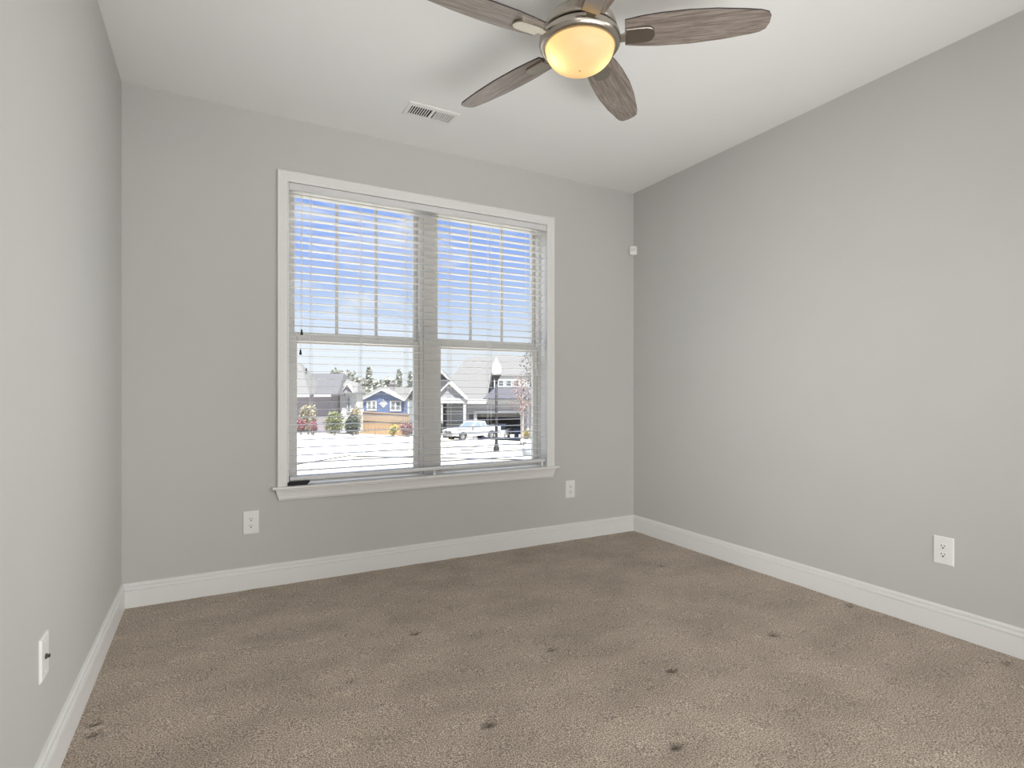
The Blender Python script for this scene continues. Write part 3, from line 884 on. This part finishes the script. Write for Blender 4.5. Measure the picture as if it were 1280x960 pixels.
    MB().loft([[(XD(615.5), y2 - 0.08, ZD(471)), (XD(675), y2 - 0.08, ZD(471)), (XD(675), y2 + 3.6, ZD(458)), (XD(614.5), y2 + 3.6, ZD(458))],
               [(XD(615.5), y2 - 0.08, ZD(469.6)), (XD(675), y2 - 0.08, ZD(469.6)), (XD(675), y2 + 3.6, ZD(456.5)), (XD(614.5), y2 + 3.6, ZD(456.5))]]).build('dormer_roof', M_sh_pale, t)
    for p in (623.5, 633.2, 642.6):
        add_window(t, XD(p), XD(p + 5.4), ZD(482.6), ZD(475.8), y2, units=1, fr=0.09)
    y3 = -1.5
    def XE(p): return lx(p, d + y3) - L0
    def ZE(p): return lz(p, d + y3) - Z0
    MB().loft([[(XE(604), y3, ZE(499.0)), (XE(676), y3, ZE(499.0)), (XE(676), y3, ZE(498.0)), (XE(604), y3, ZE(498.0))],
               [(XD(618.5), y2 - 0.01, ZD(486)), (XD(672), y2 - 0.01, ZD(486)), (XD(672), y2 - 0.01, ZD(484.6)), (XD(618.5), y2 - 0.01, ZD(484.6))]]).build('shed_roof', mat('dark_slate_metal', (0.034, 0.032, 0.045), 0.7, var=0.08), t)
    # small dark sign plate beside the garage
    MB().box(X(586.5), X(591.5), -0.07, 0.0, Z(524), Z(518)).build('wall_plaque', M_gutter, t)
    MB().box(X(658.5), X(661.5), -0.5, -0.2, 0, Z(504.5)).build('corner_column', M_wh, t)
    return t


left_house(); blue_house(); garage_house()


def neighbour_house():
    """the blue-grey house whose white rake and corner column show at the left of the post"""
    d = 56.0
    L0 = lx(520, d); Z0 = gz(L0, d) - 0.3
    X = lambda p: lx(p, d) - L0
    Z = lambda p: lz(p, d) - Z0
    t = house('corner_house', 'blue grey house corner with white rake just beside the window post', L0, d, Z0)
    ze = Z(498.5)
    MB().box(X(511.5), X(525), 0, 5, 0, ze).build('wall', mat('blue_grey_siding', (0.141, 0.160, 0.179), 0.75, var=0.04, stretch=(1, 1, 30)), t)
    a = MB(); r = MB()
    gable(a, r, X(509.0), X(526.5), -0.05, 5, ze, Z(485), over=0.3, th=0.15)
    a.build('gable_wall', M_gutter, t); r.build('roof', M_wh, t)
    MB().box(X(509.8), X(511.5), -0.1, 0.15, 0, ze).build('corner_column', M_wh, t)
    return t


neighbour_house()


def fence():
    d = 46.4
    l0, l1 = lx(447, d), lx(511.3, d)
    t = thing('wooden_fence', 'tan wooden board fence in front of the blue house', 'fence', yard(l0, d, gz(l0, d)), -YAW)
    Mf = mat('cedar_boards', (0.226, 0.141, 0.073), 0.85, var=0.25, scale=5, stretch=(6, 1, 0.6))
    n = int((l1 - l0) / 0.145); bd = MB()
    dz0 = gz(l0, d); dz1 = gz(l1, d)
    for i in range(n):
        x0 = (l1 - l0) * i / n; x1 = (l1 - l0) * (i + 1) / n - 0.012
        zz = (dz1 - dz0) * i / n
        bd.box(x0, x1, -0.02 + 0.01 * (i % 2), 0.01 + 0.01 * (i % 2), zz + 0.02, zz + 1.15)
    bd.build('boards', Mf, t)
    up = MB(); Mu = mat('cedar_upper_boards', (0.235, 0.164, 0.101), 0.85, var=0.2, scale=5, stretch=(6, 1, 0.6))
    for i in range(n):
        x0 = (l1 - l0) * i / n; x1 = (l1 - l0) * (i + 1) / n - 0.02
        zz = (dz1 - dz0) * i / n
        up.box(x0, x1, -0.005, 0.015, zz + 1.2, zz + 1.82)
    up.build('upper_boards', Mu, t)
    s = dz1 - dz0; Lw = l1 - l0
    rl = MB()
    for h0, h1 in ((1.12, 1.21), (1.80, 1.88)):
        rl.loft([[(0, -0.06, h0), (0, 0.04, h0), (0, 0.04, h1), (0, -0.06, h1)], [(Lw, -0.06, s + h0), (Lw, 0.04, s + h0), (Lw, 0.04, s + h1), (Lw, -0.06, s + h1)]])
    rl.build('rail', Mu, t)
    for k in range(4):
        x = Lw * k / 3
        MB().box(x - 0.06, x + 0.06, 0.02, 0.13, s * k / 3 - 0.1, s * k / 3 + 1.86).build('post', Mf, t)


fence()


def shrub(name, label, cat, px0, px1, pyt, d, col, n, leaf, pyb=None, stem=True, group=None, flower=None):
    l0, l1 = lx(px0, d), lx(px1, d); l = (l0 + l1) / 2
    z0 = gz(l, d) if pyb is None else lz(pyb, d)
    z1 = lz(pyt, d)
    t = thing(name, label, cat, yard(l, d, z0), -YAW, group)
    rnd = random.Random(name + label)
    rx = (l1 - l0) / 2; h = z1 - z0
    m = mat(name + '_leaves', tuple(c * 0.42 for c in col), 0.7, var=0.35, scale=3)
    f = MB()
    k = 6
    for i in range(k):
        a = 2 * PI * i / k
        f.leaves((rx * 0.42 * math.cos(a), rx * 0.35 * math.sin(a), h * rnd.uniform(0.42, 0.60)), (rx * 0.62, rx * 0.55, h * 0.40), n // (k + 1), leaf, rnd=rnd, shell=0.2)
    f.leaves((0, 0, h * 0.60), (rx * 0.6, rx * 0.6, h * 0.42), n // (k + 1), leaf, rnd=rnd, shell=0.2)
    f.build('foliage', m, t)
    if flower:
        g = MB()
        for i in range(3): g.leaves((rx * 0.3 * (i - 1), -rx * 0.2, h * 0.62), (rx * 0.7, rx * 0.6, h * 0.36), n // 3, leaf * 0.9, rnd=rnd, shell=0.5)
        g.build('blossoms', mat(name + '_blossom', tuple(c * 0.5 for c in flower), 0.7, var=0.25, scale=4), t)
    if stem:
        st = MB()
        for i in range(4):
            a = i * 1.7
            st.tube([(0.05 * math.cos(a), 0.05 * math.sin(a), -0.05), (rx * 0.3 * math.cos(a), rx * 0.3 * math.sin(a), h * 0.7)], [0.03, 0.012], 6)
        st.build('stem', mat(name + '_stem', (0.16, 0.12, 0.09), 0.9), t)
    return t


shrub('tan_bush', 'tall tan bush against the lavender house wall', 'bush', 374, 396, 505, 39.5, (0.56, 0.48, 0.32), 2200, 0.10)
shrub('azalea_bush', 'low pink flowering bush below the tall tan bush', 'bush', 370, 382, 523.5, 38.2, (0.20, 0.16, 0.09), 900, 0.07, flower=(0.50, 0.13, 0.18))
shrub('azalea_bush', 'low pink flowering bush beside the tall tan bush', 'bush', 386, 397, 526, 38.2, (0.20, 0.16, 0.09), 900, 0.07, flower=(0.48, 0.14, 0.19))
shrub('green_bush', 'yellow green bush below the white house wing', 'bush', 405, 431, 513, 39.8, (0.26, 0.28, 0.10), 1900, 0.08)
shrub('dark_green_bush', 'dark green bush at the left end of the fence', 'bush', 431, 450, 517.5, 40.5, (0.075, 0.095, 0.05), 2000, 0.09)
shrub('pale_bush', 'pale yellow bush peeking over the dark green bush', 'bush', 437, 452, 506, 42.4, (0.60, 0.50, 0.30), 1400, 0.09)
shrub('yellow_bush', 'bright yellow bush in front of the fence', 'bush', 485, 498, 529, 44.0, (0.62, 0.52, 0.12), 400, 0.08)
shrub('red_bush', 'dark red leaved bush beside the fence end', 'bush', 500, 519, 527, 43.5, (0.22, 0.10, 0.10), 600, 0.08, flower=(0.50, 0.24, 0.24))
shrub('dark_shrub', 'dark shrub beside the porch columns behind the pickup', 'bush', 541, 556, 526, 49.3, (0.05, 0.055, 0.055), 600, 0.10)
shrub('flowering_shrub', 'small yellow flowering shrub beside the open garage', 'bush', 653, 663, 536, 50.0, (0.30, 0.24, 0.14), 350, 0.07, flower=(0.60, 0.46, 0.08))


def tree(name, label, px, pyt, d, wpx, col, n, leaf, bare=False, group=None, conifer=False):
    l = lx(px, d); z0 = gz(l, d); z1 = lz(pyt, d); h = z1 - z0; rx = wpx / FPX * d / 2
    t = thing(name, label, 'tree', yard(l, d, z0), -YAW, group)
    rnd = random.Random(label)
    tr = MB().tube([(0, 0, -0.2), (0.02 * h, 0, h * 0.45), (0, 0, h * 0.95)], [0.028 * h, 0.018 * h, 0.004 * h], 8)
    br = MB(); f = MB()
    nb = 16
    for i in range(nb):
        q = 0.38 + 0.58 * i / nb; a = i * 2.4
        rr = rx * (1.05 - q * (0.95 if conifer else 0.55)) * rnd.uniform(0.8, 1.15)
        e = (rr * math.cos(a), rr * math.sin(a), h * min(0.98, q + (0.0 if conifer else 0.10)))
        br.tube([(0, 0, h * q), (e[0] * 0.55, e[1] * 0.55, (h * q + e[2]) / 2 + 0.02 * h), e], [0.007 * h, 0.005 * h, 0.002 * h], 5)
        f.leaves(e, (rx * 0.34, rx * 0.34, h * (0.05 if conifer else 0.085)), (n // nb) * 2 // 3, leaf, rnd=rnd, shell=0.0)
        f.leaves((e[0] * 0.5, e[1] * 0.5, (e[2] + h * q) / 2), (rx * 0.28, rx * 0.28, h * 0.05), n // nb // 2, leaf, rnd=rnd, shell=0.0)
    mt = mat(name + '_bark', (0.22, 0.19, 0.17), 0.9)
    tr.build('trunk', mt, t); br.build('branches', mt, t)
    f.build('foliage', mat(name + '_leaves', tuple(c * (0.72 if d > 80 else 0.5) for c in col), 0.7, var=0.3, scale=2), t)  # far leaves paler: distance haze put into their colour
    return t


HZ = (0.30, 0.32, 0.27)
G = 'far trees behind the blue house'
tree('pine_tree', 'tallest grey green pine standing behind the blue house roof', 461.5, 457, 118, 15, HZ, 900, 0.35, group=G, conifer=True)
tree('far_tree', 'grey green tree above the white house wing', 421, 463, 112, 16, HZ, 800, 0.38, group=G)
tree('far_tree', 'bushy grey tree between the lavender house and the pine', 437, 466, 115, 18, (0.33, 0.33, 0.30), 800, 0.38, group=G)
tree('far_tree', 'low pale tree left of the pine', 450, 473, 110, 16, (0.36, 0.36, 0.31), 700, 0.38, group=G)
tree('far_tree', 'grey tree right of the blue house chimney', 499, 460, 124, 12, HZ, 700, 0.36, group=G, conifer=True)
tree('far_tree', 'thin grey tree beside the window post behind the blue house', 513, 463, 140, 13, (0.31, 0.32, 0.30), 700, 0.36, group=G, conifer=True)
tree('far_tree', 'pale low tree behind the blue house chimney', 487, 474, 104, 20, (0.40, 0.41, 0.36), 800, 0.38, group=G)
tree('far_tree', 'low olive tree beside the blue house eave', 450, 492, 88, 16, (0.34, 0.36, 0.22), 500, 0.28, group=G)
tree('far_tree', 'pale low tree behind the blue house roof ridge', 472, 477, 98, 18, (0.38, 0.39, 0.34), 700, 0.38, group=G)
tree('budding_tree', 'thin tree with reddish buds in front of the grey house', 652, 470, 40, 34, (0.42, 0.24, 0.22), 650, 0.06)
tree('leafy_tree', 'dark sparse tree at the right edge of the window', 664, 434, 34, 34, (0.10, 0.11, 0.08), 360, 0.07)


# ------------------------------------------------------------------ street lamp
def street_lamp():
    d = 24.0; l = lx(620.5, d); z0 = lz(563, d)
    t = thing('street_lamp', 'black street lamp post with a white acorn globe', 'street lamp', yard(l, d, z0))
    M = mat('black_iron', (0.010, 0.009, 0.012), 0.75, var=0.1)
    hz_ = lambda py: lz(py, d) - z0
    MB().lathe([(0.0, -0.3), (0.13, -0.3), (0.13, 0.10), (0.11, 0.16), (0.085, 0.26), (0.075, 0.30), (0.0, 0.30)], 18).build('base', M, t)
    MB().lathe([(0.068, 0.28), (0.060, 1.2), (0.056, hz_(477)), (0.0, hz_(477))], 16).build('pole', M, t)
    MB().lathe([(0.056, hz_(478)), (0.075, hz_(475)), (0.12, hz_(473.2)), (0.175, hz_(470.5)), (0.205, hz_(469.5)), (0.205, hz_(468.6)), (0.0, hz_(468.6))], 22).build('collar', M, t)
    g = MB().lathe([(0.0, hz_(468.7)), (0.15, hz_(468.7)), (0.20, hz_(465)), (0.205, hz_(461)), (0.185, hz_(457.5)), (0.125, hz_(454)), (0.08, hz_(452)), (0.05, hz_(449.5)), (0.02, hz_(447.5)), (0.0, hz_(446.8))], 24)
    g.build('globe', mat('white_lamp_globe', (0.86, 0.87, 0.88), 0.3, var=0.02), t)


street_lamp()


# ------------------------------------------------------------------ vehicles
M_paint = mat('white_car_paint', (0.333, 0.333, 0.333), 0.25, var=0.01, coat=0.5)
M_tire = mat('tire_rubber', (0.025, 0.025, 0.027), 0.8, var=0.1)
M_rim = mat('silver_rim', (0.259, 0.259, 0.263), 0.35, metal=0.6, var=0.05)
M_cglass = mat('car_glass', (0.13, 0.16, 0.19), 0.08, var=0.1)
M_grey = mat('grey_bumper', (0.13, 0.13, 0.14), 0.5, var=0.06)


def wheel(t, x, y, r, w, s):
    pr = [(r * 0.55, -w / 2), (r * 0.93, -w / 2), (r, -w / 2 + 0.03), (r, w / 2 - 0.03), (r * 0.93, w / 2), (r * 0.55, w / 2)]
    n = 24
    b = MB().loft([[(x + q * math.cos(2 * PI * i / n), y + a, r + q * math.sin(2 * PI * i / n)) for i in range(n)] for q, a in pr], True, False)
    o = b.build('wheel', M_tire, t)
    h = MB()
    yy = y + s * w * 0.30
    h.prism([(x + r * 0.57 * math.cos(2 * PI * i / n), r + r * 0.57 * math.sin(2 * PI * i / n)) for i in range(n)], 'y', yy - 0.02, yy + 0.02)
    h.prism([(x + r * 0.16 * math.cos(2 * PI * i / 12), r + r * 0.16 * math.sin(2 * PI * i / 12)) for i in range(12)], 'y', yy - s * 0.0, yy + s * 0.05)
    for k in range(5):
        a = 2 * PI * k / 5
        p, q = (math.cos(a), math.sin(a)), (-math.sin(a), math.cos(a))
        c = lambda u, v: (x + p[0] * u * r + q[0] * v * r, r + p[1] * u * r + q[1] * v * r)
        h.prism([c(0.1, -0.07), c(0.55, -0.05), c(0.55, 0.05), c(0.1, 0.07)], 'y', yy, yy + s * 0.04)
    h.build('rim', M_rim, o)


def arch(x, r, z0, n=9):
    """points of a wheel arch from front to back along the body's lower edge"""
    return [(x - r * math.cos(PI * k / (n - 1)), max(z0, 0.34 + r * math.sin(PI * k / (n - 1)))) for k in range(n)]


def pickup():
    d = 46.5
    l = lx(590, d); z = lz(549.2, d)
    t = thing('pickup_truck', 'white pickup truck parked in the driveway of the grey house', 'truck', yard(l, d, z), -YAW + R(41))
    # local -x is the front of the truck; local -y its side towards the viewer
    wd = 0.86; fx, rx_ = -1.55, 1.45
    low = [(-2.42, 0.46)] + arch(fx, 0.43, 0.40) + [(-1.0, 0.36), (0.95, 0.36)] + arch(rx_, 0.43, 0.40) + [(2.45, 0.50)]
    top = [(2.45, 1.02), (-0.70, 1.02), (-0.80, 1.05), (-1.9, 0.98), (-2.30, 0.90), (-2.44, 0.80)]
    b = MB()
    loop = low + top
    b.loft([[(x, -wd + (0.03 if z_ > 0.9 else 0.0) + (0.10 if x < -2.25 else 0), z_) for x, z_ in loop], [(x, wd - (0.03 if z_ > 0.9 else 0.0) - (0.10 if x < -2.25 else 0), z_) for x, z_ in loop]])
    b.build('body', M_paint, t, 0.02)
    # cab with sloping windscreen
    cb = [(-0.78, 1.02), (-0.12, 1.50), (0.02, 1.54), (0.78, 1.55), (0.90, 1.50), (0.98, 1.02)]
    c = MB().loft([[(x, -wd + 0.04 + 0.16 * max(0, (z_ - 1.02)) / 0.5, z_) for x, z_ in cb], [(x, wd - 0.04 - 0.16 * max(0, (z_ - 1.02)) / 0.5, z_) for x, z_ in cb]])
    c.build('cab', M_paint, t, 0.02)
    ws = MB().loft([[(-0.735, -0.70, 1.07), (-0.735, 0.70, 1.07), (-0.72, 0.70, 1.05), (-0.72, -0.70, 1.05)], [(-0.18, -0.60, 1.475), (-0.18, 0.60, 1.475), (-0.14, 0.60, 1.46), (-0.14, -0.60, 1.46)]])
    ws.build('windscreen', M_cglass, t)
    for s in (-1, 1):
        for x0, x1, x2, x3 in ((-0.52, 0.33, 0.33, -0.05), (0.42, 0.86, 0.80, 0.42)):
            yb, yt = s * (wd - 0.035), s * (wd - 0.175)
            MB().loft([[(x0, yb, 1.07), (x1, yb, 1.07), (x2, yt, 1.47), (x3, yt, 1.47)], [(x0, yb - s * 0.03, 1.07), (x1, yb - s * 0.03, 1.07), (x2, yt - s * 0.03, 1.47), (x3, yt - s * 0.03, 1.47)]]).build('side_window', M_cglass, t)
        MB().box(-0.62, -0.46, s * (wd + 0.02) - 0.09, s * (wd + 0.02) + 0.09, 1.05, 1.20).build('side_mirror', M_grey, t, 0.02)
        MB().box(-2.46, -2.36, s * 0.62 - 0.14, s * 0.62 + 0.14, 0.66, 0.82).build('headlight', mat('headlight_glass', (0.50, 0.53, 0.56), 0.15), t, 0.02)
        MB().box(-2.0, 2.4, s * wd - 0.012, s * wd + 0.012, 0.66, 0.70).build('side_moulding', M_grey, t)
        for x in (fx, rx_):
            wheel(t, x, s * (wd - 0.11), 0.34, 0.21, s)
    # bed: rails around a dark floor
    bd = MB().box(1.05, 2.45, -wd + 0.02, -wd + 0.10, 1.02, 1.08).box(1.05, 2.45, wd - 0.10, wd - 0.02, 1.02, 1.08).box(2.36, 2.45, -wd + 0.1, wd - 0.1, 1.02, 1.08).box(1.05, 1.12, -wd + 0.1, wd - 0.1, 1.02, 1.08)
    bd.build('bed_rail', M_paint, t, 0.01)
    MB().box(1.12, 2.36, -wd + 0.1, wd - 0.1, 1.021, 1.03).build('bed_liner', M_grey, t)
    gr = MB().box(-2.47, -2.40, -0.46, 0.46, 0.64, 0.67).box(-2.47, -2.40, -0.46, 0.46, 0.80, 0.83).box(-2.47, -2.40, -0.46, -0.43, 0.67, 0.80).box(-2.47, -2.40, 0.43, 0.46, 0.67, 0.80)
    for k in range(1, 4): gr.box(-2.46, -2.41, -0.43, 0.43, 0.64 + 0.042 * k, 0.655 + 0.042 * k)
    gr.build('grille', M_rim, t)
    MB().box(-2.435, -2.425, -0.43, 0.43, 0.67, 0.80).build('grille_mesh', M_grey, t)
    MB().box(-2.56, -2.38, -0.84, 0.84, 0.42, 0.60).build('front_bumper', M_paint, t, 0.03)
    MB().box(-2.57, -2.5, -0.5, 0.5, 0.36, 0.44).build('air_dam', M_grey, t)
    MB().box(2.44, 2.56, -0.82, 0.82, 0.46, 0.62).build('rear_bumper', M_rim, t, 0.02)


pickup()


M_cpaint = mat('white_sedan_paint', (0.80, 0.80, 0.81), 0.3, var=0.01, coat=0.4)


def garage_car():
    d = 53.9; l = lx(623, d); z = gz(lx(600, 53), 53) - 0.05
    t = thing('parked_car', 'white car standing inside the open garage', 'car', yard(l, d, z), -YAW + R(80))
    wd = 0.88
    low = [(-2.15, 0.35)] + arch(-1.35, 0.38, 0.34) + arch(1.3, 0.38, 0.34) + [(2.2, 0.38)]
    top = [(2.22, 0.92), (1.5, 0.98), (-0.9, 0.95), (-1.9, 0.80), (-2.18, 0.66)]
    MB().loft([[(x, -wd, z_) for x, z_ in low + top], [(x, wd, z_) for x, z_ in low + top]]).build('body', M_cpaint, t, 0.04)
    cb = [(-0.95, 0.94), (-0.25, 1.40), (0.9, 1.42), (1.75, 0.97)]
    MB().loft([[(x, -wd + 0.05 + 0.3 * (z_ - 0.95), z_) for x, z_ in cb], [(x, wd - 0.05 - 0.3 * (z_ - 0.95), z_) for x, z_ in cb]]).build('cabin', M_cglass, t, 0.03)
    MB().box(-0.15, 0.9, -wd + 0.2, wd - 0.2, 1.40, 1.44).build('roof_panel', M_cpaint, t, 0.01)
    for s in (-1, 1):
        for x in (-1.35, 1.3): wheel(t, x, s * (wd - 0.1), 0.31, 0.19, s)
        MB().box(-2.2, -2.1, s * 0.6 - 0.16, s * 0.6 + 0.16, 0.58, 0.70).build('headlight', M_rim, t, 0.02)
    MB().box(-2.24, -2.1, -0.8, 0.8, 0.36, 0.52).build('front_bumper', M_cpaint, t, 0.03)


garage_car()


def roadside():
    # mailbox on a dark post and a pale boulder by the walk, seen at the window's right edge
    d = 22.6; l = lx(656.5, d); z0 = gz(l, d)
    t = thing('mailbox', 'white mailbox on a dark post at the window\'s right edge', 'mailbox', yard(l, d, z0), -YAW)
    hz_ = lambda py: lz(py, d) - z0
    MB().box(-0.09, 0.09, -0.09, 0.09, -0.3, hz_(552.5)).build('post', M_gutter, t, 0.01)
    MB().box(-0.12, 0.12, -0.12, 0.12, -0.3, 0.06).build('post_base', M_gutter, t, 0.01)
    b = MB(); y0, y1 = -0.15, 0.25
    pr = [(-0.19, hz_(552.6)), (0.24, hz_(552.6)), (0.24, hz_(550.8)), (0.2, hz_(549.6)), (-0.15, hz_(549.6)), (-0.19, hz_(550.8))]
    b.prism(pr, 'y', y0, y1); b.build('box', M_wh, t, 0.01)
    d = 20.4; l = lx(664.5, d); z = gz(l, d) - 0.08
    b = MB(); n, m = 18, 10; rnd = random.Random(3)
    lo = []
    for i in range(m + 1):
        a = -PI / 2 + PI * i / m
        lo.append([(0.36 * math.cos(a) * math.cos(2 * PI * k / n) * rnd.uniform(0.94, 1.06), 0.30 * math.cos(a) * math.sin(2 * PI * k / n) * rnd.uniform(0.94, 1.06), 0.28 + 0.34 * math.sin(a)) for k in range(n)])
    b.loft(lo, True, False)
    o = b.build('boulder', mat('pale_stone', (0.310, 0.310, 0.310), 0.9, var=0.1, scale=6), None, 0, yard(l, d, z))
    tag(o, 'pale rounded boulder beside the white mailbox', 'boulder')
    d = 24.6; l = lx(583, d)
    t = MB().lathe([(0.0, 0.012), (0.30, 0.012), (0.33, 0.0), (0.33, -0.05)], 28).build('manhole_cover', mat('iron_cover', (0.07, 0.065, 0.065), 0.7, var=0.15), None, 0, yard(l, d, gz(l, d) - 0.018))
    tag(t, 'round dark manhole cover near the street lamp', 'manhole cover')
    d = 55.0; l = lx(645.8, d)
    b = thing('blue_bin', 'blue wheeled bin just inside the garage opening', 'bin', yard(l, d, gz(lx(600, 53), 53) - 0.03), -YAW)
    Mb = mat('blue_plastic', (0.024, 0.056, 0.169), 0.5, var=0.05)
    MB().loft([[(-0.2, -0.2, 0.05), (0.2, -0.2, 0.05), (0.2, 0.2, 0.05), (-0.2, 0.2, 0.05)], [(-0.27, -0.28, 0.85), (0.27, -0.28, 0.85), (0.27, 0.28, 0.85), (-0.27, 0.28, 0.85)]]).build('tub', Mb, b, 0.01)
    MB().box(-0.29, 0.29, -0.31, 0.31, 0.85, 0.91).build('lid', Mb, b, 0.015)
    for s in (-1, 1):
        MB().loft([[(s * 0.2 + a, 0.2 + 0.1 * math.cos(2 * PI * i / 14), 0.1 + 0.1 * math.sin(2 * PI * i / 14)) for i in range(14)] for a in (-0.03, 0.03)]).build('wheel', M_tire, b)


roadside()
